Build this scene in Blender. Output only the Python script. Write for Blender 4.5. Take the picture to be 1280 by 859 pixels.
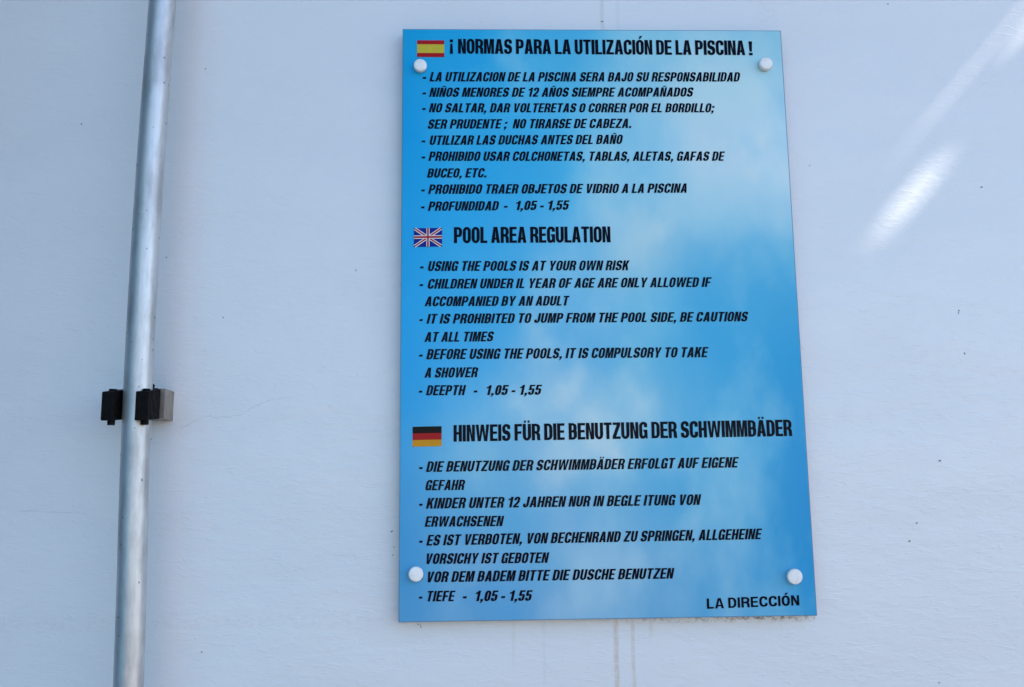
import bpy, bmesh, math, random
from mathutils import Vector, Matrix, noise
R = math.radians
random.seed(4)
for o in list(bpy.data.objects):
    bpy.data.objects.remove(o)
scene = bpy.context.scene
C = scene.collection

# ------------------------------------------------------------------ camera, world, sun, exposure
Z0 = 1.35                                   # height of the board's lower edge above the ground
FPX = 1200.0
CAM = (0.1649577317964645, -0.03343504391759457, 0.012126016340718757)
CPOS = Vector((0.0966998335293044, -1.1607161726095323 - 0.016, 0.13446649144585546 + Z0))
BW, BH = 0.4917681277950651, 0.74           # board width and height
ROT = Matrix.Rotation(CAM[1], 3, 'Z') @ Matrix.Rotation(CAM[0], 3, 'X') @ Matrix.Rotation(CAM[2], 3, 'Y')
cam = bpy.data.cameras.new('camera')
cam.sensor_fit = 'HORIZONTAL'; cam.sensor_width = 36
cam.lens = FPX / 1280 * 36
cam.clip_start = 0.02; cam.clip_end = 400
camo = bpy.data.objects.new('camera', cam); C.objects.link(camo)
r, f, u = ROT.col[0], ROT.col[1], ROT.col[2]
camo.matrix_world = Matrix(((r.x, u.x, -f.x, CPOS.x), (r.y, u.y, -f.y, CPOS.y), (r.z, u.z, -f.z, CPOS.z), (0, 0, 0, 1)))
scene.camera = camo

SUN = Vector((0.655, -0.20, 0.735)).normalized()     # towards the sun: it grazes the wall from the upper right
world = bpy.data.worlds.new('World'); scene.world = world; world.use_nodes = True
nt = world.node_tree; bg = nt.nodes['Background']
sky = nt.nodes.new('ShaderNodeTexSky'); sky.sky_type = 'NISHITA'; sky.sun_disc = False
sky.sun_elevation = math.asin(SUN.z); sky.sun_rotation = math.atan2(SUN.x, SUN.y)
sky.altitude = 20; sky.air_density = 1.0; sky.dust_density = 0.2; sky.ozone_density = 2.5
nt.links.new(sky.outputs[0], bg.inputs[0]); bg.inputs[1].default_value = 0.13
sl = bpy.data.lights.new('sun', 'SUN'); sl.energy = 5.0; sl.angle = R(0.53); sl.color = (1, 0.88, 0.72)
so = bpy.data.objects.new('sun', sl); C.objects.link(so)
so.rotation_euler = SUN.to_track_quat('Z', 'Y').to_euler()
vs = scene.view_settings
vs.view_transform = 'Standard'; vs.look = 'None'; vs.exposure = 1.42; vs.gamma = 1.0
try: vs.use_curve_mapping = False
except Exception: pass

# ------------------------------------------------------------------ helpers
def at(px, py, Y=0.0):
    """point on the plane y = Y that the photograph shows at pixel (px, py)"""
    d = ROT @ Vector(((px - 640) / FPX, 1, -(py - 429.5) / FPX))
    return CPOS + d * ((Y - CPOS.y) / d.y)

def link(name, me, mats, parent=None, **kw):
    o = bpy.data.objects.new(name, me); C.objects.link(o)
    for m in (mats if isinstance(mats, (list, tuple)) else [mats]):
        me.materials.append(m)
    if parent: o.parent = parent
    for k, v in kw.items(): o[k] = v
    return o

def build(name, bm, mats, parent=None, smooth=False, bevel=0, **kw):
    if bevel:
        bmesh.ops.bevel(bm, geom=[e for e in bm.edges if len(e.link_faces) == 2 and e.calc_face_angle(0) > 0.6], offset=bevel, segments=2, affect='EDGES', profile=0.6)
    bmesh.ops.recalc_face_normals(bm, faces=bm.faces)
    me = bpy.data.meshes.new(name)
    for fc in bm.faces: fc.smooth = smooth
    bm.to_mesh(me); bm.free()
    return link(name, me, mats, parent, **kw)

def empty(name, loc, label, cat, group=None):
    o = bpy.data.objects.new(name, None); C.objects.link(o)
    o.location = loc; o.empty_display_size = 0.05
    o['label'] = label; o['category'] = cat
    if group: o['group'] = group
    return o

def box(bm, x0, x1, y0, y1, z0, z1, mi=0):
    vs_ = [bm.verts.new((x, y, z)) for x in (x0, x1) for y in (y0, y1) for z in (z0, z1)]
    for q in ((0, 1, 3, 2), (4, 6, 7, 5), (0, 4, 5, 1), (2, 3, 7, 6), (0, 2, 6, 4), (1, 5, 7, 3)):
        bm.faces.new([vs_[i] for i in q]).material_index = mi

def srgb(c):
    return tuple((v / 255 / 12.92) if v / 255 <= 0.04045 else ((v / 255 + 0.055) / 1.055) ** 2.4 for v in c)

class N:
    """small node-tree writer"""
    def __init__(s, name):
        s.m = bpy.data.materials.new(name); s.m.use_nodes = True
        s.t = s.m.node_tree; s.b = s.t.nodes['Principled BSDF']
    def n(s, typ, **kw):
        x = s.t.nodes.new(typ)
        for k, v in kw.items():
            if k in x.bl_rna.properties: setattr(x, k, v)
        return x
    def put(s, sock, v):
        if isinstance(v, bpy.types.NodeSocket): s.t.links.new(v, sock)
        elif v is not None:
            if sock.type == 'RGBA' and len(v) == 3: v = (*v, 1)
            sock.default_value = v
    def math(s, op, a, b=None, c=None, clamp=False):
        x = s.n('ShaderNodeMath', operation=op, use_clamp=clamp)
        for i, v in enumerate((a, b, c)):
            if v is not None: s.put(x.inputs[i], v)
        return x.outputs[0]
    def noise(s, vec, scale, detail=3, rough=0.5, dist=0.0):
        x = s.n('ShaderNodeTexNoise'); s.put(x.inputs['Vector'], vec)
        x.inputs['Scale'].default_value = scale; x.inputs['Detail'].default_value = detail
        x.inputs['Roughness'].default_value = rough; x.inputs['Distortion'].default_value = dist
        return x.outputs[0]
    def mp(s, v, a, b, c=0.0, d=1.0, smooth=True):
        x = s.n('ShaderNodeMapRange'); x.interpolation_type = 'SMOOTHSTEP' if smooth else 'LINEAR'
        for i, q in enumerate((v, a, b, c, d)): s.put(x.inputs[i], q)
        return x.outputs[0]
    def mix(s, fac, a, b):
        x = s.n('ShaderNodeMix', data_type='RGBA'); x.data_type = 'RGBA'
        s.put(x.inputs[0], fac); s.put(x.inputs[6], a); s.put(x.inputs[7], b)
        return x.outputs[2]
    def vec(s, scale=(1, 1, 1), loc=(0, 0, 0)):
        tc = s.n('ShaderNodeTexCoord'); mpg = s.n('ShaderNodeMapping')
        s.t.links.new(tc.outputs['Object'], mpg.inputs[0])
        mpg.inputs['Scale'].default_value = scale; mpg.inputs['Location'].default_value = loc
        return mpg.outputs[0]
    def bump(s, h, strength, dist=0.001, prev=None):
        x = s.n('ShaderNodeBump'); x.inputs['Strength'].default_value = strength
        x.inputs['Distance'].default_value = dist
        s.put(x.inputs['Height'], h)
        if prev is not None: s.t.links.new(prev, x.inputs['Normal'])
        return x.outputs[0]
    def setp(s, **kw):
        for k, v in kw.items():
            s.put(s.b.inputs[k.replace('_', ' ')], v)
        return s.m

def plain(name, col, rough=0.5, metal=0.0, ior=1.5, coat=0.0):
    k = N(name)
    v = k.vec()
    c = k.mix(k.mp(k.noise(v, 60, 4), 0.3, 0.7), tuple(x * 0.86 for x in col), tuple(min(1, x * 1.1) for x in col))
    rr = k.mp(k.noise(v, 140, 3), 0.3, 0.7, rough * 0.85, min(1, rough * 1.15))
    k.setp(Base_Color=c, Roughness=rr, Metallic=metal, IOR=ior, Coat_Weight=coat)
    return k.m

# ------------------------------------------------------------------ wall material: white paint over hand trowelled plaster
def wall_material():
    k = N('white_painted_plaster')
    v = k.vec()
    sep = k.n('ShaderNodeSeparateXYZ'); k.t.links.new(v, sep.inputs[0])
    X, Z = sep.outputs[0], sep.outputs[2]
    vh = k.vec((1, 1, 2.6))                              # strokes run mostly across
    broad = k.noise(vh, 3.2, 3, 0.5, 0.3)
    mid = k.noise(vh, 26, 4, 0.55, 0.6)
    fine = k.noise(k.vec((1, 1, 1.8)), 150, 4, 0.6)
    grit = k.noise(v, 700, 2, 0.5)
    base = k.mix(k.mp(broad, 0.3, 0.7), (0.69, 0.718, 0.752), (0.715, 0.742, 0.772))
    base = k.mix(k.mp(k.noise(v, 9, 5, 0.6), 0.52, 0.78, 0, 0.28), base, (0.62, 0.66, 0.70))
    # vertical drip stains: (pixel x, pixel y, half width m, z from, z to, strength)
    def stain(base, x0, w, za, zb, amt, col):
        wob = k.math('MULTIPLY_ADD', k.noise(k.vec((0.0, 0, 1)), 14, 2), 0.004, -0.002)
        d = k.math('ABSOLUTE', k.math('SUBTRACT', k.math('ADD', X, wob), x0))
        a = k.mp(d, w * 0.25, w, 1, 0)
        a = k.math('MULTIPLY', a, k.mp(Z, za, za + 0.02, 0, 1))
        a = k.math('MULTIPLY', a, k.mp(Z, zb - 0.02, zb, 1, 0.0))
        brk = k.mp(k.noise(k.vec((4, 1, 1)), 90, 4, 0.7), 0.32, 0.62, 0.35, 1.0)
        a = k.math('MULTIPLY', k.math('MULTIPLY', a, brk), amt)
        return k.mix(a, base, col)
    dirt = (0.50, 0.36, 0.24)
    top = Z0 + BH; lo = Z0 - 0.004
    base = stain(base, at(752.5, 10).x, 0.0040, top - 0.03, top + 1.6, 0.34, (0.42, 0.40, 0.36))
    base = stain(base, at(772, 10).x, 0.0042, top - 0.03, top + 1.6, 0.13, (0.42, 0.40, 0.38))
    base = stain(base, at(770, 800).x, 0.0042, 0.2, lo + 0.012, 0.55, dirt)
    base = stain(base, at(791, 800).x, 0.0034, 0.2, lo + 0.012, 0.38, dirt)
    base = stain(base, at(814, 800).x, 0.0040, lo - 0.03, lo + 0.02, 0.25, dirt)
    base = stain(base, at(642, 800).x, 0.0030, lo - 0.06, lo + 0.02, 0.14, dirt)
    base = stain(base, at(680, 800).x, 0.0030, lo - 0.09, lo + 0.02, 0.12, dirt)
    # dirt gathered under the lower edge and beside the lower right corner of the board
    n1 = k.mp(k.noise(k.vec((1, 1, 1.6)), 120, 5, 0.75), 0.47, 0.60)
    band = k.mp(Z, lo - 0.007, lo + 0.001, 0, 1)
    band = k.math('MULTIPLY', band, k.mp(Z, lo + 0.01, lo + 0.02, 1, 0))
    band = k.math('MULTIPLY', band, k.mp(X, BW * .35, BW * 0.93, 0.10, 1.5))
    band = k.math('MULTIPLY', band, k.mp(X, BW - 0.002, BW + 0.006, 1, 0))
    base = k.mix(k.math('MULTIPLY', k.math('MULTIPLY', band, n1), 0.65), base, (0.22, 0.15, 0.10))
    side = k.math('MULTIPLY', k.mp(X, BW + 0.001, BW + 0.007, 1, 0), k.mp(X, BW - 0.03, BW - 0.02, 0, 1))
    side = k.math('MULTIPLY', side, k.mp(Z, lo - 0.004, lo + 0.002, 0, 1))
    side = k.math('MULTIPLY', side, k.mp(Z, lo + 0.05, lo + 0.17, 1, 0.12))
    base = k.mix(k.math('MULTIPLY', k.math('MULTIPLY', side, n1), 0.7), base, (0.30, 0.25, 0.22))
    # faint darker brownish spot right of the pole clip
    c = at(222, 520)
    dd = k.n('ShaderNodeVectorMath', operation='DISTANCE'); k.t.links.new(v, dd.inputs[0]); dd.inputs[1].default_value = (c.x, 0, c.z)
    base = k.mix(k.mp(dd.outputs['Value'], 0.0, 0.035, 0.14, 0), base, (0.42, 0.38, 0.33))
    # sparse pin-point dirt
    vor = k.n('ShaderNodeTexVoronoi'); k.t.links.new(v, vor.inputs['Vector']); vor.inputs['Scale'].default_value = 9
    vcol = k.n('ShaderNodeSeparateColor'); k.t.links.new(vor.outputs['Color'], vcol.inputs[0])
    sp = k.math('MULTIPLY', k.math('LESS_THAN', vor.outputs['Distance'], k.math('MULTIPLY', vcol.outputs[1], 0.010)), k.math('GREATER_THAN', vcol.outputs[0], 0.72))
    base = k.mix(k.math('MULTIPLY', sp, 0.6), base, (0.2, 0.19, 0.18))
    # hairline cracks
    hts = []
    def crack(p0, p1, amp, w, seed, fade):
        a, b = at(*p0), at(*p1)
        sl_ = (b.z - a.z) / (b.x - a.x)
        cb = k.n('ShaderNodeCombineXYZ'); k.put(cb.inputs[0], X); cb.inputs[1].default_value = seed
        wv = k.math('MULTIPLY_ADD', k.noise(cb.outputs[0], 22, 5, 0.62), amp * 2, -amp)
        line = k.math('ADD', k.math('MULTIPLY_ADD', X, sl_, a.z - sl_ * a.x), wv)
        d = k.math('ABSOLUTE', k.math('SUBTRACT', Z, line))
        m = k.mp(d, 0, w, 1, 0)
        m = k.math('MULTIPLY', m, k.math('MULTIPLY', k.mp(X, a.x, a.x + 0.02, 0, 1), k.mp(X, b.x - 0.04, b.x, 1, 0)))
        m = k.math('MULTIPLY', m, k.mp(k.noise(cb.outputs[0], 60, 2), 0.35, 0.6, 0.25, 1))
        hts.append((m, fade)); return m
    for a in (((212, 536), (385, 492), 0.020, 0.0011, 3.0, 0.36), ((235, 270), (330, 263), 0.004, 0.0006, 9.0, 0.22),
              ((5, 638), (120, 642), 0.004, 0.0009, 17.0, 0.4), ((1190, 132), (1262, 84), 0.012, 0.0007, 21.0, 0.18),
              ((100, 502), (135, 500), 0.003, 0.0007, 33.0, 0.2), ((1180, 620), (1290, 700), 0.02, 0.0007, 41.0, 0.12)):
        m = crack(*a)
        base = k.mix(k.math('MULTIPLY', m, a[5]), base, (0.35, 0.33, 0.31))
    # relief
    nrm = k.bump(broad, 0.30, 0.010)
    nrm = k.bump(mid, 0.24, 0.0030, nrm)
    dab = k.mp(k.noise(k.vec((1, 1, 3.2)), 60, 3, 0.5, 1.0), 0.56, 0.70)
    nrm = k.bump(dab, 0.24, 0.0008, nrm)
    nrm = k.bump(fine, 0.15, 0.0009, nrm)
    nrm = k.bump(grit, 0.10, 0.0003, nrm)
    rough = k.mp(mid, 0.3, 0.7, 0.29, 0.38)
    k.setp(Base_Color=base, Roughness=rough, Normal=nrm, Specular_IOR_Level=0.95)
    return k.m

# ------------------------------------------------------------------ setting: wall, ground, unseen light blockers added above and at the left
bm = bmesh.new()
box(bm, -4.5, 6.5, 0.0, 0.25, -0.2, 4.6)
build('wall', bm, wall_material(), kind='structure')

k = N('terrace_paving')
v = k.vec()
br = k.n('ShaderNodeTexBrick'); k.t.links.new(v, br.inputs['Vector']); br.inputs['Scale'].default_value = 1.0
br.inputs['Brick Width'].default_value = 0.4; br.inputs['Row Height'].default_value = 0.4; br.inputs['Mortar Size'].default_value = 0.006; br.offset = 0
br.inputs['Color1'].default_value = (0.155, 0.098, 0.062, 1); br.inputs['Color2'].default_value = (0.135, 0.086, 0.056, 1); br.inputs['Mortar'].default_value = (0.06, 0.05, 0.04, 1)
GROUND = k.setp(Base_Color=k.mix(k.mp(k.noise(v, 6, 5), 0.35, 0.7, 0, 0.35), br.outputs[0], (0.085, 0.07, 0.055)), Roughness=0.8)
bm = bmesh.new()
vv = [bm.verts.new(p) for p in ((-120, -120, 0), (120, -120, 0), (120, 120, 0), (-120, 120, 0))]; bm.faces.new(vv)
build('ground', bm, GROUND, kind='structure')
bm = bmesh.new()
box(bm, -1.0, -0.78, -2.3, -0.003, -0.2, 3.99)  # unseen blocker added to darken the left of the wall and tint it blue
build('left_shade_blocker', bm, plain('blocker_grey_blue', (0.04, 0.15, 0.25), 0.8), kind='structure')

# added unseen slab shading the wall; its gaps are shaped to throw sun streaks
EZ = 4.0
def through(px, py):
    p = at(px, py); t = (EZ - p.z) / SUN.z
    return p.x + SUN.x * t, SUN.y * t
bm = bmesh.new()
gaps = []
gx, gy = through(1134, 252); gaps.append((gx - 0.016, gx + 0.020, gy - 0.008, gy + 0.011))
gx, gy = through(1200, 105); gaps.append((gx - 0.0034, gx + 0.0034, gy - 0.024, gy + 0.038))
gx, gy = through(1282, 40); gaps.append((gx - 0.0100, gx + 0.0100, gy - 0.004, gy + 0.034))
GAPS = gaps
def slab(bm, x0, x1, y0, y1, z0, z1, holes):
    xs = sorted({x0, x1, *[h[0] for h in holes], *[h[1] for h in holes]})
    ys = sorted({y0, y1, *[h[2] for h in holes], *[h[3] for h in holes]})
    for i in range(len(xs) - 1):
        for j in range(len(ys) - 1):
            cx, cy = (xs[i] + xs[i + 1]) / 2, (ys[j] + ys[j + 1]) / 2
            if any(h[0] < cx < h[1] and h[2] < cy < h[3] for h in holes): continue
            for z in (z0, z1):
                bm.faces.new([bm.verts.new(p) for p in ((xs[i], ys[j], z), (xs[i + 1], ys[j], z), (xs[i + 1], ys[j + 1], z), (xs[i], ys[j + 1], z))])
    for (a, b, c_, d) in [(x0, x1, y0, y1)]:
        for p, q in (((a, c_), (b, c_)), ((b, c_), (b, d)), ((b, d), (a, d)), ((a, d), (a, c_))):
            bm.faces.new([bm.verts.new((*p, z0)), bm.verts.new((*q, z0)), bm.verts.new((*q, z1)), bm.verts.new((*p, z1))])
slab(bm, -4.5, 6.5, -1.25, -0.002, EZ, EZ + 0.004, gaps)
build('added_shade_slab', bm, plain('shade_slab_paint', (0.7, 0.7, 0.68), 0.7), kind='structure')

# ------------------------------------------------------------------ board
PY = -0.016                      # front face of the board
FRONT = PY - 0.0004
rows = {45: [(20,145,215),(40,155,222),(70,165,225),(105,180,225),(140,190,228),(150,195,225)],
 110: [(25,145,220),(45,155,225),(80,170,225),(125,185,228),(160,200,230),(175,205,232)],
 170: [(25,145,222),(50,160,228),(80,172,230),(135,190,230),(165,200,232),(180,208,238)],
 230: [(30,148,222),(45,158,228),(70,168,228),(120,185,230),(165,200,235),(180,208,238)],
 290: [(35,150,225),(50,160,230),(85,172,230),(148,193,228),(145,193,230),(142,190,230)],
 340: [(35,150,225),(65,165,230),(110,178,228),(145,190,225),(95,170,222),(80,165,220)],
 400: [(40,152,226),(60,162,228),(98,172,226),(112,180,225),(75,163,220),(65,155,215)],
 460: [(40,150,225),(70,163,228),(104,170,224),(104,175,222),(66,158,218),(50,148,212)],
 520: [(45,150,222),(90,168,226),(118,176,223),(112,175,222),(72,160,218),(50,145,210)],
 580: [(60,150,218),(110,172,220),(122,174,220),(108,172,220),(70,160,218),(45,140,208)],
 640: [(60,145,212),(100,165,216),(112,168,218),(100,165,216),(70,155,214),(45,138,205)],
 700: [(70,145,208),(95,155,212),(125,172,216),(110,165,214),(70,150,210),(45,138,205)],
 765: [(80,145,205),(95,152,208),(110,160,212),(100,158,210),(75,150,208),(50,140,205)]}
RY = sorted(rows)  # colour grid holds the sky print plus pale gloss reflections painted in
KR = (1.34, 1.30, 1.04); SPEC = (0.012, 0.02, 0.03)
def print_colour(u_, v_):
    """printed sky with pale reflections painted in: u across, v down (both 0..1)"""
    n1 = noise.fractal(Vector((u_ * 2.6, v_ * 3.6, 3.1)), 1.0, 2.1, 5)
    n2 = noise.fractal(Vector((u_ * 2.6 + 9, v_ * 3.6, 7.7)), 1.0, 2.1, 5)
    uu = min(0.9999, max(0, u_ + 0.055 * n1)); py = 45 + (765 - 45) * min(1, max(0, v_ + 0.030 * n2))
    j = 0
    while j < len(RY) - 2 and RY[j + 1] < py: j += 1
    t = min(1, max(0, (py - RY[j]) / (RY[j + 1] - RY[j]))); t = .6 * t + .4 * t * t * (3 - 2 * t)
    i = int(uu * 5); s = uu * 5 - i; s = .5 * s + .5 * s * s * (3 - 2 * s)
    i2 = min(5, i + 1)
    A, B = rows[RY[j]], rows[RY[j + 1]]
    c = [(A[i][q] * (1 - s) + A[i2][q] * s) * (1 - t) + (B[i][q] * (1 - s) + B[i2][q] * s) * t for q in range(3)]
    # a few soft cloud puffs, with reflection and flare patches painted in
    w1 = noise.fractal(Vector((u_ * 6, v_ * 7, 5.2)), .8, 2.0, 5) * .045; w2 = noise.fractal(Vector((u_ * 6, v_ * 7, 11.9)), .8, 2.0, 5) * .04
    for (bx, by, rx, ry, amt) in PUFFS_AND_FLARE:
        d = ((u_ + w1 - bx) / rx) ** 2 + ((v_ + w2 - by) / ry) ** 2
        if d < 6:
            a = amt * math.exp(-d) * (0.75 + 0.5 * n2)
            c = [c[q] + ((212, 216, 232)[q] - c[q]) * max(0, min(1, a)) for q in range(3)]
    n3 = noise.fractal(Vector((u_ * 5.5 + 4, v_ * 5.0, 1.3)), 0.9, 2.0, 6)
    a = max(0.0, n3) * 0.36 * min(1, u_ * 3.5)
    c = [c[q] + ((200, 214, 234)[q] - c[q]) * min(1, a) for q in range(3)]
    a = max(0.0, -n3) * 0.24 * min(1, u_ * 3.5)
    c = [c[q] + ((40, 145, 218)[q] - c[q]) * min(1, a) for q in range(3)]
    l = srgb([max(0, x) for x in c])
    return [max(0.004, l[q] * KR[q] - SPEC[q]) for q in range(3)]
PUFFS_AND_FLARE = [(0.645, 0.352, 0.035, 0.018, 0.40), (0.42, 0.63, 0.055, 0.040, 1.0), (0.50, 0.71, 0.045, 0.055, 0.95), (0.40, 0.75, 0.06, 0.035, 0.40),
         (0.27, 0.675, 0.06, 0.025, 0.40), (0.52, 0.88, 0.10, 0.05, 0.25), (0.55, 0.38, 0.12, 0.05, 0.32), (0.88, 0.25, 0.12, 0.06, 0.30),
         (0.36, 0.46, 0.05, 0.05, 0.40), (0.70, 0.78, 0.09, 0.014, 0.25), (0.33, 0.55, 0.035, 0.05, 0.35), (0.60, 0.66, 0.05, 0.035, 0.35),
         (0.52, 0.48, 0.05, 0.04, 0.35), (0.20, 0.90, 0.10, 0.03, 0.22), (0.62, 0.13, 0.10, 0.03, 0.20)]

board = empty('information_board', (BW / 2, -0.01, Z0 + BH / 2),
              'glossy blue board of pool rules in three languages, screwed to the white wall', 'sign')
k = N('printed_sky_panel')
att = k.n('ShaderNodeVertexColor'); att.layer_name = 'print'
v = k.vec()
smear = k.noise(k.vec((1, 1, 0.5)), 7, 4, 0.6, 0.8)
nr = k.bump(k.noise(v, 5, 2), 0.12, 0.006)
PANEL = k.setp(Base_Color=att.outputs[0], Roughness=k.mp(smear, 0.3, 0.7, 0.10, 0.22), Specular_IOR_Level=0.16, Normal=nr)

NX, NZ = 150, 226
bo = board.location
verts, faces, cols = [], [], []
for j in range(NZ + 1):
    for i in range(NX + 1):
        verts.append((BW * i / NX - bo.x, PY - bo.y, Z0 + BH * j / NZ - bo.z))
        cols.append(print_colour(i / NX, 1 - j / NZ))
for j in range(NZ):
    for i in range(NX):
        a = j * (NX + 1) + i
        faces.append((a, a + 1, a + NX + 2, a + NX + 1))
me = bpy.data.meshes.new('printed_face'); me.from_pydata(verts, [], faces)
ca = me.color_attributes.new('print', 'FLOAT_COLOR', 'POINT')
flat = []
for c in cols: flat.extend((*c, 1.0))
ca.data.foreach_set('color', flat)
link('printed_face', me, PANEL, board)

# acrylic sheet behind the print (its cut edges show as a thin pale blue line)
k = N('acrylic_edge')
ACR = k.setp(Base_Color=(0.10, 0.22, 0.36), Roughness=0.25)
bm = bmesh.new()
e = 0.0009
box(bm, -e - bo.x, BW + e - bo.x, PY + 0.0003 - bo.y, PY + 0.0043 - bo.y, Z0 - e - bo.z, Z0 + BH + e - bo.z)
build('acrylic_sheet', bm, ACR, board, bevel=0.0004)

# ---- lettering: condensed grotesque capitals drawn as rounded polygons, cap height 1
def rounded(pts, seg=4):
    out = []; n = len(pts)
    for i in range(n):
        p = pts[i]; r_ = p[2] if len(p) > 2 else 0
        P = Vector(p[:2]); A = Vector(pts[i - 1][:2]); B = Vector(pts[(i + 1) % n][:2])
        if r_ <= 0: out.append((P.x, P.y)); continue
        ra = p[3] if len(p) > 3 else r_
        da, db = (A - P), (B - P)
        # along near-vertical edges the rounding may be taller than it is wide
        la = min((ra if abs(da.y) > abs(da.x) else r_), da.length * 0.5)
        lb = min((ra if abs(db.y) > abs(db.x) else r_), db.length * 0.5)
        a = P + da.normalized() * la; b = P + db.normalized() * lb
        kk = 0.5523
        c1 = a + (P - a) * kk; c2 = b + (P - b) * kk
        for s in range(seg + 1):
            t = s / seg; q = 1 - t
            w = a * q ** 3 + c1 * 3 * q * q * t + c2 * 3 * q * t * t + b * t ** 3
            out.append((w.x, w.y))
    return out

def glyphs(W, S, T):
    """W letter width, S stem, T bar thickness"""
    G = {}
    r_ = W * 0.5; ri = max(0.02, (W - 2 * S) * 0.5)
    rv, riv = W * .56, ri * 2.2
    G['I'] = ([[(0, 0), (S, 0), (S, 1), (0, 1)]], S)
    G['H'] = ([[(0, 0), (S, 0), (S, .5 - T / 2), (W - S, .5 - T / 2), (W - S, 0), (W, 0), (W, 1), (W - S, 1), (W - S, .5 + T / 2), (S, .5 + T / 2), (S, 1), (0, 1)]], W)
    e_ = W * .9
    G['E'] = ([[(0, 0), (e_, 0), (e_, T), (S, T), (S, .5 - T / 2), (e_ * .94, .5 - T / 2), (e_ * .94, .5 + T / 2), (S, .5 + T / 2), (S, 1 - T), (e_, 1 - T), (e_, 1), (0, 1)]], e_)
    G['F'] = ([[(0, 0), (S, 0), (S, .48 - T / 2), (e_ * .92, .48 - T / 2), (e_ * .92, .48 + T / 2), (S, .48 + T / 2), (S, 1 - T), (e_, 1 - T), (e_, 1), (0, 1)]], e_)
    G['L'] = ([[(0, 0), (e_ * .95, 0), (e_ * .95, T), (S, T), (S, 1), (0, 1)]], e_ * .93)
    t_ = W * .96
    G['T'] = ([[(t_ / 2 - S / 2, 0), (t_ / 2 + S / 2, 0), (t_ / 2 + S / 2, 1 - T), (t_, 1 - T), (t_, 1), (0, 1), (0, 1 - T), (t_ / 2 - S / 2, 1 - T)]], t_)
    O_out = [(0, -.012, r_, rv), (W, -.012, r_, rv), (W, 1.012, r_, rv), (0, 1.012, r_, rv)]
    O_in = [(S, T, ri, riv), (W - S, T, ri, riv), (W - S, 1 - T, ri, riv), (S, 1 - T, ri, riv)]
    G['O'] = ([O_out, O_in], W)
    z = .92
    G['0'] = ([[(x * z, *q) for x, *q in O_out], [(x * z if x < W / 2 else W * z - S, *q) if x > W / 2 else (x, *q) for x, *q in O_in]], W * z)
    G['D'] = ([[(0, 0), (W, 0, r_, rv), (W, 1, r_, rv), (0, 1)], [(S, T), (W - S, T, ri, riv), (W - S, 1 - T, ri, riv), (S, 1 - T)]], W)
    G['P'] = ([[(0, 0), (S, 0), (S, .38), (W, .38, r_, .24), (W, 1, r_, .24), (0, 1)], [(S, .38 + T), (W - S, .38 + T, ri, .09), (W - S, 1 - T, ri, .09), (S, 1 - T)]], W)
    G['B'] = ([[(0, 0), (W, 0, r_, .24), (W, .545, .10), (W - S * .30, .52, .03), (W * .97, .50, .08), (W * .97, 1, r_, .22), (0, 1)],
               [(S, T * .95), (W - S, T * .95, ri, .09), (W - S, .5 - T * .40, ri, .09), (S, .5 - T * .40)],
               [(S, .5 + T * .50), (W * .97 - S, .5 + T * .50, ri, .08), (W * .97 - S, 1 - T * .95, ri, .08), (S, 1 - T * .95)]], W)
    G['B'][0][0] = [(0, 0), (W, 0, r_, .24), (W, .53, .13), (W - S * .35, .53), (W * .97, .53, .13), (W * .97, 1, r_, .22), (0, 1)]
    G['R'] = ([[(0, 0), (S, 0), (S, .40), (W * .50, .40, .05), (W - S, .33, .08), (W - S, .12), (W - S + .02, 0), (W + .02, 0), (W, .10), (W, .38, .12), (W - S * .45, .475), (W, .56, .10), (W, 1, r_, .24), (0, 1)],
               [(S, .40 + T), (W - S, .40 + T, ri, .08), (W - S, 1 - T, ri, .08), (S, 1 - T)]], W)
    C_ = [(W - S, .36), (W, .36), (W, -.012, r_, rv), (0, -.012, r_, rv), (0, 1.012, r_, rv), (W, 1.012, r_, rv), (W, .66), (W - S, .66), (W - S, 1 - T, ri, riv), (S, 1 - T, ri, riv), (S, T, ri, riv), (W - S, T, ri, riv)]
    G['C'] = ([C_], W)
    G['G'] = ([[(W - S, .40), (W * .52, .40), (W * .52, .53), (W, .53), (W, 0), (W - S * .55, 0), (W - S * .62, .07), (W * .62, -.012, .1), (0, -.012, r_, rv), (0, 1.012, r_, rv), (W, 1.012, r_, rv), (W, .68), (W - S, .68), (W - S, 1 - T, ri, riv), (S, 1 - T, ri, riv), (S, T, ri, riv), (W - S, T, ri, riv)]], W)
    U_ = [(0, 1), (0, -.012, r_, rv), (W, -.012, r_, rv), (W, 1), (W - S, 1), (W - S, T, ri, riv), (S, T, ri, riv), (S, 1)]
    G['U'] = ([U_], W)
    j = W * .88
    G['J'] = ([[(0, .34), (0, -.012, r_ * .9, rv), (j, -.012, r_ * .9, rv), (j, 1), (j - S, 1), (j - S, T, ri, riv * .8), (S * .95, T, ri, riv * .8), (S * .95, .34)]], j)
    k_ = S * 1.12
    G['N'] = ([[(0, 0), (S * .92, 0), (S * .92, .64), (W - k_, 0), (W, 0), (W, 1), (W - S * .92, 1), (W - S * .92, .36), (k_, 1), (0, 1)]], W)
    m = W * 1.28; s9 = S * .92
    G['M'] = ([[(0, 0), (s9, 0), (s9, .72), (m / 2 - S * .42, 0), (m / 2 + S * .42, 0), (m - s9, .72), (m - s9, 0), (m, 0), (m, 1), (m - S * 1.32, 1), (m / 2, .38), (S * 1.32, 1), (0, 1)]], m)
    a = W * 1.10; k2 = S * 1.02
    G['A'] = ([[(0, 0), (k2, 0), (k2 + .035, .20), (a - k2 - .035, .20), (a - k2, 0), (a, 0), (a / 2 + S * .62, 1), (a / 2 - S * .62, 1)],
               [(k2 + .055, .20 + T * .85), (a / 2, .80), (a - k2 - .055, .20 + T * .85)]], a)
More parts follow.
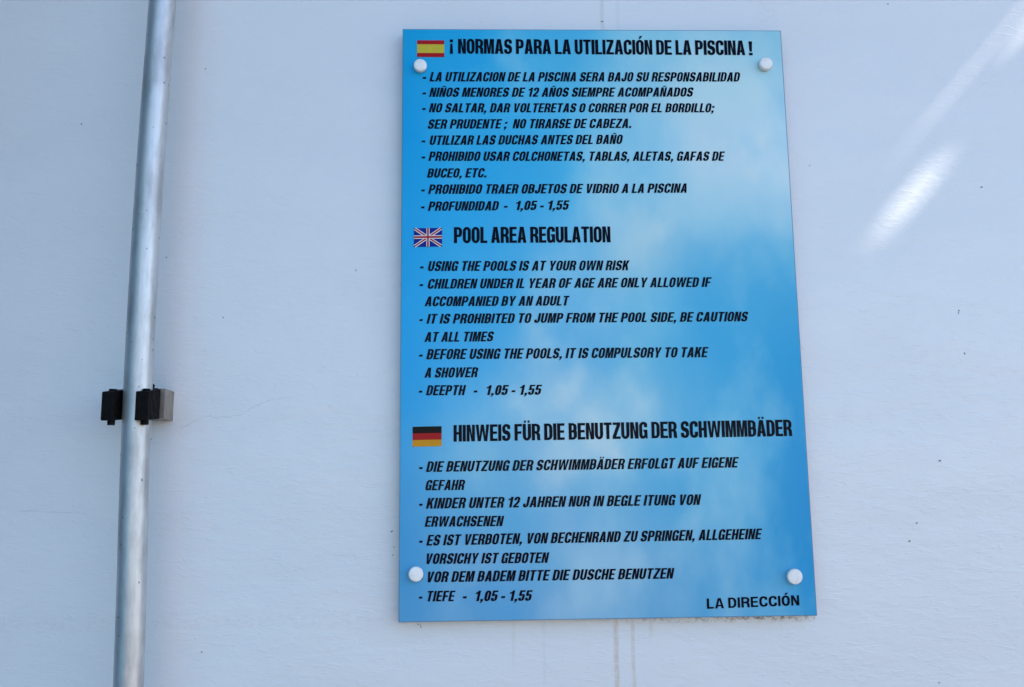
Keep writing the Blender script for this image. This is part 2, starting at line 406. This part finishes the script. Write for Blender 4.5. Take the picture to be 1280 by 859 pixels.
    G['V'] = ([[(a / 2 - S * .55, 0), (a / 2 + S * .55, 0), (a * .98, 1), (a * .98 - k2, 1), (a / 2, .24), (a * .02 + k2, 1), (a * .02, 1)]], a)
    w = W * 1.62; q = S * .95
    G['W'] = ([[(w * .27 - q * .55, 0), (w * .27 + q * .5, 0), (w / 2, .66), (w * .73 - q * .5, 0), (w * .73 + q * .55, 0), (w, 1), (w - q, 1), (w * .72, .28), (w / 2 + q * .5, 1), (w / 2 - q * .5, 1), (w * .28, .28), (q, 1), (0, 1)]], w)
    G['Y'] = ([[(a / 2 - S / 2, 0), (a / 2 + S / 2, 0), (a / 2 + S / 2, .40), (a, 1), (a - k2, 1), (a / 2, .58), (k2, 1), (0, 1), (a / 2 - S / 2, .40)]], a)
    G['K'] = ([[(0, 0), (S, 0), (S, .27), (S + .07, .40), (W * 1.06 - k2 * 1.05, 0), (W * 1.06, 0), (S + .18, .60), (W * 1.02, 1), (W * 1.02 - k2 * 1.1, 1), (S, .58), (S, 1), (0, 1)]], W * 1.04)
    G['Z'] = ([[(0, 0), (t_, 0), (t_, T), (S * 1.12, T), (t_, 1 - T), (t_, 1), (.02, 1), (.02, 1 - T), (t_ - S * 1.12, 1 - T), (0, T)]], t_)
    G['S'] = ([[(0, .31), (0, -.012, r_, .24), (W, -.012, r_, .24), (W, .54, r_ * .9, .18), (S, .66, .06, .05), (S, 1 - T, ri, .07), (W - S, 1 - T, ri, .07), (W - S, .70), (W - .01, .70), (W - .01, 1.012, r_, .24), (0.01, 1.012, r_, .24), (0.01, .46, r_ * .9, .18), (W - S, .35, .06, .05), (W - S, T, ri, .07), (S, T, ri, .07), (S, .31)]], W)
    d = W * .92
    G['5'] = ([[(0, .30), (0, -.012, r_, .24), (d, -.012, r_, .24), (d, .66, r_, .22), (S, .64), (S, 1 - T), (d - .02, 1 - T), (d - .02, 1), (.02, 1), (0, .46), (S, .46), (S + .04, .52), (d - S, .52, ri, .07), (d - S, T, ri, .07), (S, T, ri, .07), (S, .30)]], d)
    G['2'] = ([[(0, 0), (d, 0), (d, T), (S * 1.15, T), (d, .50, .16), (d, 1.012, r_, .24), (0, 1.012, r_, .24), (0, .66), (S, .66), (S, 1 - T, ri, .07), (d - S, 1 - T, ri, .07), (d - S, .56, .1), (0, .16, .05)]], d)
    G['1'] = ([[(.17, 0), (.17 + S, 0), (.17 + S, 1), (.19, 1), (.14, .87, .04), (0, .80), (0, .68), (.17, .70)]], .17 + S + .03)
    G['-'] = ([[(0, .27), (.29, .27), (.29, .27 + T * 1.3), (0, .27 + T * 1.3)]], .29)
    cs = S * 1.05
    comma = [(0, cs), (cs, cs), (cs, .02), (cs * .45, -.18), (0, -.18), (cs * .4, 0), (0, 0)]
    G[','] = ([comma], cs)
    G['.'] = ([[(0, 0), (cs, 0), (cs, cs), (0, cs)]], cs)
    G[';'] = ([comma, [(0, .50), (cs, .50), (cs, .50 + cs), (0, .50 + cs)]], cs)
    G['!'] = ([[(0, 0), (cs, 0), (cs, .18), (0, .18)], [(cs * .18, .26), (cs * .82, .26), (cs, 1), (0, 1)]], cs)
    G['¡'] = ([[(0, 1), (cs, 1), (cs, .80), (0, .80)], [(cs * .15, .70), (cs * .85, .70), (cs, -.02), (0, -.02)]], cs)
    def acc(base, ext, dy=0): G_ = G[base]; return ([*G_[0], *ext], G_[1])
    G['Ó'] = acc('O', [[(W * .38, 1.07), (W * .58, 1.07), (W * .86, 1.27), (W * .50, 1.27)]])
    for b_, wd in (('U', W), ('A', a)):
        G['Ü' if b_ == 'U' else 'Ä'] = acc(b_, [[(wd / 2 - .17, 1.07), (wd / 2 - .05, 1.07), (wd / 2 - .05, 1.20), (wd / 2 - .17, 1.20)], [(wd / 2 + .05, 1.07), (wd / 2 + .17, 1.07), (wd / 2 + .17, 1.20), (wd / 2 + .05, 1.20)]])
    G['Ñ'] = acc('N', [[(.08, 1.06), (.15, 1.12), (W - .16, 1.055, .05), (W - .06, 1.17), (W - .13, 1.17), (.17, 1.21, .05)]])
    return G
FB = glyphs(.50, .192, .150)      # body and headings
FD = glyphs(.66, .19, .165)       # signature line

k = N('printed_ink')
INK = k.setp(Base_Color=(0.0012, 0.0018, 0.009), Roughness=k.mp(k.noise(k.vec(), 30, 3), 0.3, 0.7, 0.14, 0.24), Specular_IOR_Level=0.06)

def lettering(text, p0, p1, cap_px, font, slant, name, gap=.085, space=.25, bold=0.0):
    """text from the lower left of its first letter to the lower right of its last, at these photograph pixels"""
    a, b = at(*p0, FRONT), at(*p1, FRONT)
    topp = at(p0[0], p0[1] - cap_px, FRONT)
    cap = topp.z - a.z
    contours = []; x = 0; last = 0; lo_ = None
    for ch in text:
        if ch == ' ': x += space; continue
        cs_, wd = font[ch]
        for c in cs_: contours.append([(px_ + x, py_) for px_, py_ in rounded(c)])
        last = x + wd; x += wd + gap
    total = last + (slant * 1.0 if font is FB and slant else 0)
    length = b.x - a.x
    sx = length / (last if not slant else last + slant * cap / cap) 
    rise = (b.z - a.z) / length
    cu = bpy.data.curves.new(name, 'CURVE'); cu.dimensions = '2D'; cu.fill_mode = 'BOTH'
    for c in contours:
        s = cu.splines.new('POLY'); s.points.add(len(c) - 1); s.use_cyclic_u = True
        for i, (X_, Y_) in enumerate(c):
            wx = (X_ + slant * Y_) * sx
            wz = Y_ * cap + wx * rise
            s.points[i].co = (wx, wz, 0, 1)
    tmp = bpy.data.objects.new('tmp', cu)
    me0 = bpy.data.meshes.new_from_object(tmp)
    bpy.data.objects.remove(tmp); bpy.data.curves.remove(cu)
    org = Vector((a.x, FRONT, a.z)) - board.location
    for vtx in me0.vertices:
        X_, Z_ = vtx.co.x, vtx.co.y
        vtx.co = (X_, 0, Z_)
    me0.name = name
    o = link(name, me0, INK, board); o.location = org
    for p in me0.polygons:
        if p.normal.y > 0: p.flip()
    me0.update()
    return o

SL = .19
HL = lambda t, p0, p1, h: lettering(t, p0, p1, h, FB, 0.0, 'heading', gap=.045, space=.20)
BL = lambda t, p0, p1, h=11.8: lettering(t, p0, p1, h, FB, SL, 'text_line', gap=.072, space=.24)
HL('¡', (562.3, 67), (566.3, 67), 17.6); HL('NORMAS PARA LA UTILIZACIÓN DE LA PISCINA', (572.6, 67), (931.7, 69), 18.4); HL('!', (936.5, 69.2), (941, 69.2), 17.4)
HL('POOL AREA REGULATION', (567.5, 304), (763.3, 303), 20)
HL('HINWEIS FÜR DIE BENUTZUNG DER SCHWIMMBÄDER', (567, 552.2), (990.2, 545.1), 20.8)
for (dash, t, x0, y0, x1, y1, h) in (
    (527.5, 'LA UTILIZACION DE LA PISCINA SERA BAJO SU RESPONSABILIDAD', 536.8, 101.8, 926.4, 102, 11.7),
    (527.3, 'NIÑOS MENORES DE 12 AÑOS SIEMPRE ACOMPAÑADOS', 536.3, 121.1, 868, 120.8, 11.5),
    (526.9, 'NO SALTAR, DAR VOLTERETAS O CORRER POR EL BORDILLO;', 536, 140.5, 894.5, 140.5, 11.4),
    (None, 'SER PRUDENTE ;  NO TIRARSE DE CABEZA.', 534.2, 161, 791.5, 160, 11.7),
    (526.3, 'UTILIZAR LAS DUCHAS ANTES DEL BAÑO', 536.3, 181.2, 779.6, 180, 11.7),
    (526.2, 'PROHIBIDO USAR COLCHONETAS, TABLAS, ALETAS, GAFAS DE', 535.4, 201.2, 906.8, 201, 11.7),
    (None, 'BUCEO, ETC.', 533.6, 222.2, 610.5, 221.8, 11.6),
    (525.7, 'PROHIBIDO TRAER OBJETOS DE VIDRIO A LA PISCINA', 535.1, 242.5, 861, 241, 11.8),
    (525.4, 'PROFUNDIDAD', 534.8, 263.6, 624.8, 263, 11.6),
    (524.2, 'USING THE POOLS IS AT YOUR OWN RISK', 534.2, 338.9, 787.8, 337.8, 12.3),
    (523.6, 'CHILDREN UNDER IL YEAR OF AGE ARE ONLY ALLOWED IF', 533.9, 361, 890.2, 358.7, 12.2),
    (None, 'ACCOMPANIED BY AN ADULT', 530.6, 382.9, 712.4, 382, 12.2),
    (523.3, 'IT IS PROHIBITED TO JUMP FROM THE POOL SIDE, BE CAUTIONS', 533, 404.7, 936.4, 401.7, 12.2),
    (None, 'AT ALL TIMES', 530.3, 427.5, 618.2, 426.7, 12.3),
    (523, 'BEFORE USING THE POOLS, IT IS COMPULSORY TO TAKE', 532.7, 449.3, 886.2, 446.5, 12.8),
    (None, 'A SHOWER', 530.3, 472.2, 598.6, 471.6, 12.5),
    (522.7, 'DEEPTH', 532.4, 494.3, 582.8, 494.0, 12.6),
    (523, 'DIE BENUTZUNG DER SCHWIMMBÄDER ERFOLGT AUF EIGENE', 532.4, 590.1, 924.3, 584.4, 13.2),
    (None, 'GEFAHR', 531.2, 613, 582.2, 612.5, 12.8),
    (523, 'KINDER UNTER 12 JAHREN NUR IN BEGLE ITUNG VON', 532.4, 636, 877.2, 631.2, 13.4),
    (None, 'ERWACHSENEN', 530.7, 658.6, 630.4, 657.8, 13.0),
    (523, 'ES IST VERBOTEN, VON BECHENRAND ZU SPRINGEN, ALLGEHEINE', 532.8, 682.2, 953.4, 674, 13.4),
    (None, 'VORSICHY IST GEBOTEN', 530.6, 705.2, 687, 703.6, 13.2),
    (523, 'VOR DEM BADEM BITTE DIE DUSCHE BENUTZEN', 532.0, 728.1, 843.6, 723.3, 13.4),
    (522.7, 'TIEFE', 532.4, 752, 569.6, 751.6, 13.2)):
    BL(t, (x0, y0), (x1, y1), h)
    if dash: BL('-', (dash, y0), (dash + 6.9, y0), h)
# depth figures: dash, then the two numbers
for (xd, xa, xb, xc, xe, y, h) in ((629.3, 643.6, 677.0, 686.0, 0, 262.6, 11.4),):
    pass
BL('-', (629.2, 262.8), (636.2, 262.8), 11.6); BL('1,05 - 1,55', (643.3, 262.8), (712.6, 262.2), 11.7)
BL('-', (591.3, 494.0), (598.6, 494.0), 12.4); BL('1,05 - 1,55', (606.3, 494), (678.2, 493.4), 12.4)
BL('-', (577.6, 751.6), (585.2, 751.6), 13); BL('1,05 - 1,55', (592.6, 751.6), (666.4, 751.0), 13.1)
lettering('LA DIRECCIÓN', (883.9, 761.2), (999.4, 756.8), 12.9, FD, 0.0, 'signature_line', gap=.11, space=.25)

# ---- flags: flat prints, each stripe or field a face of its own
def inkmat(name, c):
    k = N(name); n = k.noise(k.vec(), 200, 2)
    return k.setp(Base_Color=k.mix(n, tuple(x * .85 for x in c), c), Roughness=0.18, Specular_IOR_Level=0.08)
MR = inkmat('red_ink', (0.42, 0.012, 0.016)); MY = inkmat('yellow_ink', (0.60, 0.50, 0.05)); MG = inkmat('gold_ink', (0.68, 0.30, 0.015))
MK = inkmat('black_ink', (0.006, 0.005, 0.005)); MB = inkmat('navy_ink', (0.010, 0.025, 0.26)); MW = inkmat('white_ink', (0.85, 0.85, 0.88))
def flag(name, tl, br_, tr_dy, polys, mats, label):
    a = at(tl[0], tl[1], FRONT); b = at(br_[0], br_[1], FRONT)
    w, h = b.x - a.x, a.z - b.z
    bm = bmesh.new()
    for (lvl, mi, pts) in polys:
        fc = bm.faces.new([bm.verts.new((x * w, -lvl * 0.0002, -y * h + x * tr_dy)) for x, y in pts]); fc.material_index = mi
    for fc in bm.faces:
        fc.normal_update()
        if fc.normal.y > 0: fc.normal_flip()
    me = bpy.data.meshes.new(name); bm.to_mesh(me); bm.free()
    o = link(name, me, mats, board, label=label); o.location = Vector((a.x, FRONT, a.z)) - board.location
    return o
q = lambda x0, y0, x1, y1: [(x0, y0), (x1, y0), (x1, y1), (x0, y1)]
flag('flag', (521.4, 50.4), (555.4, 71.4), 0, [(0, 0, q(0, 0, 1, .24)), (0, 1, q(0, .24, 1, .76)), (0, 0, q(0, .76, 1, 1))], [MR, MY], 'Spanish flag, red and yellow bands')
flag('flag', (515.8, 533.6), (552.0, 558.2), 0.0004, [(0, 0, q(0, 0, 1, .335)), (0, 1, q(0, .335, 1, .67)), (0, 2, q(0, .67, 1, 1))], [MK, MR, MG], 'German flag, black, red and gold bands')
def diag(x0, y0, x1, y1, t):                       # a diagonal band clipped to the flag, as fractions
    L_ = math.hypot((x1 - x0) * 1.5, y1 - y0); nx, ny = -(y1 - y0) / L_ * t / 1.5, (x1 - x0) * 1.5 / L_ * t
    return [(x0 + nx, y0 + ny), (x1 + nx, y1 + ny), (x1 - nx, y1 - ny), (x0 - nx, y0 - ny)]
uk = [(0, 0, q(0, 0, 1, 1))]
for lvl, mi, t in ((1, 1, .078), (2, 2, .036)):
    uk += [(lvl, mi, diag(.03, .03, .97, .97, t)), (lvl + .3, mi, diag(.03, .97, .97, .03, t))]
uk += [(3, 1, q(.445, 0, .555, 1)), (3.3, 1, q(0, .40, 1, .58)), (4, 2, q(.470, 0, .530, 1)), (4.3, 2, q(0, .44, 1, .54))]
flag('flag', (517.4, 285.4), (552.6, 308.6), 0.0003, uk, [MB, MW, MR], 'British flag, red and white crosses on blue')

# ---- white screw caps in the four corners
CAPM = plain('white_plastic', (0.80, 0.80, 0.79), 0.32)
def cap_profile():
    R_, t = 0.0080, 0.0066
    return [(R_ * .96, 0.0), (R_, .0008), (R_, t * .74), (R_ * .97, t * .88), (R_ * .90, t * .97), (R_ * .80, t), (R_ * .3, t * 1.01), (0, t * 1.01)]
prof = cap_profile(); NS = 32
vs_, fs_ = [], []
for (rr, dd) in prof[:-1]:
    for i in range(NS):
        a = 2 * math.pi * i / NS; vs_.append((rr * math.cos(a), -dd, rr * math.sin(a)))
vs_.append((0, -prof[-1][1], 0))
for j in range(len(prof) - 2):
    for i in range(NS):
        fs_.append((j * NS + i, (j + 1) * NS + i, (j + 1) * NS + (i + 1) % NS, j * NS + (i + 1) % NS))
for i in range(NS): fs_.append(((len(prof) - 2) * NS + i, len(vs_) - 1, (len(prof) - 2) * NS + (i + 1) % NS))
cme = bpy.data.meshes.new('screw_cap'); cme.from_pydata(vs_, [], fs_)
for p in cme.polygons: p.use_smooth = True
cme.materials.append(CAPM)
for i, (px, py, rpx) in enumerate(((525.3, 82.6, 8.6), (956.8, 80.6, 8.8), (519.6, 717.6, 9.0), (993.0, 720.5, 9.4))):
    o = bpy.data.objects.new('screw_cap', cme); C.objects.link(o); o.parent = board
    p = at(px, py, FRONT - 0.003)
    o.location = Vector((p.x, FRONT - 0.0001, p.z)) - board.location
    o.rotation_euler = (random.uniform(-.05, .05), random.uniform(0, 6), random.uniform(-.05, .05))
    s = rpx * 0.00098 / 0.0080 * 0.99; o.scale = (s, 1, s)
# spacers between wall and board
spm = plain('grey_spacer', (0.5, 0.5, 0.5), 0.5)
for (px, py) in ((525.3, 82.6), (956.8, 80.6), (519.6, 717.6), (993.0, 720.5)):
    p = at(px, py, FRONT)
    bm = bmesh.new(); bmesh.ops.create_cone(bm, cap_ends=True, segments=16, radius1=.006, radius2=.006, depth=-PY - 0.0043, matrix=Matrix.Rotation(math.pi / 2, 4, 'X'))
    o = build('spacer', bm, spm, board); o.location = Vector((p.x, (PY + 0.0043) / 2, p.z)) - board.location

# ------------------------------------------------------------------ aluminium pole, leaning in its clip
PD = -0.057
k = N('brushed_aluminium')
vl = k.vec((1, 1, 0.04))
streak = k.noise(vl, 420, 4, 0.6)
blot = k.noise(k.vec((1, 1, 0.35)), 45, 5, 0.65)
c = k.mix(k.mp(blot, 0.35, 0.7), (0.57, 0.58, 0.59), (0.41, 0.41, 0.42))
vor = k.n('ShaderNodeTexVoronoi'); k.t.links.new(k.vec((1, 1, .8)), vor.inputs['Vector']); vor.inputs['Scale'].default_value = 105
vc = k.n('ShaderNodeSeparateColor'); k.t.links.new(vor.outputs['Color'], vc.inputs[0])
sp = k.math('MULTIPLY', k.math('LESS_THAN', vor.outputs['Distance'], k.math('MULTIPLY', vc.outputs[1], 0.18)), k.math('GREATER_THAN', vc.outputs[0], 0.5))
c = k.mix(k.math('MULTIPLY', sp, 0.75), c, (0.10, 0.09, 0.08))
POLE = k.setp(Base_Color=c, Metallic=k.math('SUBTRACT', 0.72, k.math('MULTIPLY', sp, 0.6)), Roughness=k.mp(streak, 0.3, 0.7, 0.38, 0.50),
              Normal=k.bump(k.noise(k.vec((1, 1, .3)), 38, 4, .6), 0.12, 0.0012, k.bump(streak, 0.06, 0.0004)))
pts = [at(px, py, PD) for px, py in ((203.2, 0), (195.5, 100), (188.3, 200), (181.8, 300), (176.3, 400), (172.0, 490), (168.8, 570), (166.0, 660), (164.2, 760), (163.0, 859))]
d0 = (pts[0] - pts[1]).normalized(); d1 = (pts[-1] - pts[-2]).normalized()
d0.y = 0; d1 = Vector((0, 0, -1))
path = [pts[0] + d0 * 1.1, pts[0] + d0 * .55, *pts, pts[-1] + d1 * .45, Vector((pts[-1].x, PD, 0.002))]
PR = 0.0160
bm = bmesh.new(); rings = []
# resample smoothly
def cr(p0, p1, p2, p3, t):
    return 0.5 * ((2 * p1) + (p2 - p0) * t + (2 * p0 - 5 * p1 + 4 * p2 - p3) * t * t + (3 * p1 - p0 - 3 * p2 + p3) * t ** 3)
sm = []
for i in range(len(path) - 1):
    P = [path[max(0, i - 1)], path[i], path[i + 1], path[min(len(path) - 1, i + 2)]]
    for s in range(6): sm.append(cr(*P, s / 6))
sm.append(path[-1])
# even out the hand-read centre line
for _ in range(60):
    sm = [sm[0]] + [(sm[i - 1] + sm[i] * 2 + sm[i + 1]) / 4 for i in range(1, len(sm) - 1)] + [sm[-1]]
pole0 = Vector((sm[-1].x, PD, 0))
for p in sm:
    rings.append([bm.verts.new((p.x + PR * math.cos(a * math.pi / 20) - pole0.x, PR * math.sin(a * math.pi / 20), p.z)) for a in range(40)])
for i in range(len(rings) - 1):
    for a in range(40): bm.faces.new((rings[i][a], rings[i][(a + 1) % 40], rings[i + 1][(a + 1) % 40], rings[i + 1][a]))
bm.faces.new(rings[0]); bm.faces.new(rings[-1])
o = build('metal_pole', bm, POLE, smooth=True, label='long scuffed silver aluminium pole standing upright in a black wall clip', category='pole')
o.location = pole0

# ------------------------------------------------------------------ wall clip: grey metal block with two black jaws round the pole
BLK = plain('black_rubber', (0.003, 0.003, 0.0035), 0.7, ior=1.25)
GRY = plain('galvanised_steel', (0.27, 0.245, 0.21), 0.48, 0.5)
D1, D2 = -0.034, -0.082
rj0, rj1 = at(169.2, 505, D2).x, at(184.5, 505, D2).x           # front face of the right jaw
lj0, lj1 = at(127.3, 505, D2).x, at(141.5, 505, D2).x           # front face of the left jaw
zt, zb = at(176, 489.3, D2).z, at(176, 525.5, D2).z
zc = (zt + zb) / 2; zh = (zt - zb) / 2
clip0 = Vector(((lj0 + rj1) / 2, 0, zc))
clip = empty('pole_clip', clip0, 'black two-jaw clip on a small grey metal block, gripping the aluminium pole', 'bracket')
def loc(o, p=None):
    o.location = Vector(p) if p else Vector((0, 0, 0)); return o
bm = bmesh.new(); x0, x1 = lj0 - clip0.x + .006, at(205.5, 505, D1).x - clip0.x
zA, zB = at(205, 485.9, D1).z, at(205, 523.2, D1).z
box(bm, x0, x1, D1, 0.0005, zB - zc, zA - zc)
build('mounting_block', bm, GRY, clip, bevel=0.0012)
bm = bmesh.new(); box(bm, x0 + .001, at(197.5, 505, D1).x - clip0.x, D1 - .006, D1 - .0002, at(198, 523.4, D1).z - zc, at(198, 486.0, D1).z - zc)
build('back_plate', bm, BLK, clip, bevel=0.0008)
def jaw(xa, xb, inner):
    """xa..xb across; inner = +1 if the pole is on the high-x side"""
    w = xb - xa
    bm = bmesh.new()
    # outline seen from above (x, y): outer side straight, inner side hollowed where the pole sits
    px_ = []
    cxp = pole_x - (xa if inner > 0 else xb)
    pr = []
    n = 10
    ys = [D1 - .0062 + (D2 - D1 + .0062) * i / n for i in range(n + 1)]
    for y in ys:
        e_ = (xb if inner > 0 else xa)
        d = PR * PR - (y - PD) ** 2
        lim = (pole_x - math.sqrt(d) + .0004) if d > 0 else 9
        lim2 = (pole_x + math.sqrt(d) - .0004) if d > 0 else -9
        x = min(e_, lim) if inner > 0 else max(e_, lim2)
        pr.append((x - clip0.x, y))
    outer = [((xa if inner > 0 else xb) - clip0.x, ys[-1]), ((xa if inner > 0 else xb) - clip0.x, ys[0])]
    ring = pr + outer
    fb = lambda y: (y - D2) / (D1 - D2)
    top_ = lambda y: zh + fb(y) * (at(198, 486.2, D1).z - zc - zh)
    low_ = lambda y: -zh + fb(y) * (at(198, 523.6, D1).z - zc + zh)
    lo = [bm.verts.new((x, y, low_(y))) for x, y in ring]; hi = [bm.verts.new((x, y, top_(y))) for x, y in ring]
    for i in range(len(ring)):
        j = (i + 1) % len(ring); bm.faces.new((lo[i], lo[j], hi[j], hi[i]))
    bm.faces.new(lo); bm.faces.new(hi)
    j = build('jaw', bm, BLK, clip)
    # ribs on the front and outer side
    bm = bmesh.new()
    for i in range(4):
        x = xa - clip0.x + w * (i + .5) / 4
        box(bm, x - w * .07, x + w * .07, D2 - .0008, D2 + .001, -zh + .001, zh - .001)
    for i in range(9):
        y = D1 - .010 + (D2 - D1 + .012) * i / 8
        xo = (xa if inner > 0 else xb) - clip0.x
        box(bm, xo - .0007, xo + .0007, y - .0013, y + .0013, low_(y) + .001, top_(y) - .001)
    build('rib', bm, BLK, j)
    # pivot pin sticking out above and below
    for s in (1, -1):
        bm = bmesh.new()
        bmesh.ops.create_cone(bm, cap_ends=True, segments=16, radius1=.0042, radius2=.0042, depth=.0078,
                              matrix=Matrix.Translation(((xa + xb) / 2 - clip0.x + .001, D2 + .011, s * (zh + .0002))))
        build('pivot_pin', bm, BLK, j)
    return j
pole_x = min(sm, key=lambda p: abs(p.z - zc)).x
jaw(lj0, lj1, 1); jaw(rj0, rj1, -1)
bm = bmesh.new()
p = at(190, 482.5, -.045) - clip0
bmesh.ops.create_cone(bm, cap_ends=True, segments=10, radius1=.0011, radius2=.0011, depth=.012, matrix=Matrix.Translation((p.x, p.y, p.z - .0045)) @ Matrix.Rotation(0.5, 4, 'Y'))
bmesh.ops.create_icosphere(bm, subdivisions=1, radius=.0019, matrix=Matrix.Translation((p.x + .001, p.y, p.z + .001)))
build('spring_end', bm, BLK, clip)

# ------------------------------------------------------------------ small chips and specks on the wall
bm = bmesh.new()
for (px, py, w, h, rot) in ((490, 664, 4.5, 1.6, .7), (445, 338, 1.0, 4, 0), (1206, 442, 1.6, 3.2, .2), (1146, 654, 4, 1.6, .6), (1137, 676.5, 4, 2.2, .1),
        (1175, 576, 4, 2.4, 0), (1174, 853.5, 2.2, 2.2, 0), (208, 322, 2, 2, 0), (279, 397, 2, 2, 0), (189, 549, 2, 2, 0), (252, 815, 2.2, 2.2, 0),
        (526, 783, 1.0, 5, .1), (523, 780.5, 3, 1.2, 0), (492, 684, 1.0, 3, .3), (491, 694, 1.6, 1.6, 0), (1227, 234, 3.4, 1.8, .1), (1199, 388, 3.2, 1.2, .1),
        (1198.5, 391, 1.0, 4, 0), (1012, 207, 2.6, 1, .5), (996, 768, 3, 1.6, 0), (978, 771, 4, 1.5, .1), (946, 772.5, 4.5, 1.3, 0), (1018.5, 757, 1.5, 4, 0), (1019, 741, 1.5, 2, 0),
        (752.5, 27, 4.5, 2.0, .1), (257, 86, 2, 2, 0), (102, 155, 2, 2.4, 0), (1110, 5, 3, 1.6, .3)):
    c = at(px, py, -0.0004); n = 9; ring = []
    for i in range(n):
        a = 2 * math.pi * i / n; rr = random.uniform(.7, 1.1)
        x, z = w / 2 * rr * math.cos(a), h / 2 * rr * math.sin(a)
        x, z = x * math.cos(rot) - z * math.sin(rot), x * math.sin(rot) + z * math.cos(rot)
        ring.append(bm.verts.new((c.x + x * .00097, -0.0004, c.z + z * .00097)))
    mid = bm.verts.new((c.x, -0.0012, c.z))
    for i in range(n): bm.faces.new((ring[i], ring[(i + 1) % n], mid))
build('dirt_specks', bm, plain('dark_dirt', (0.24, 0.22, 0.21), 0.9), kind='stuff')
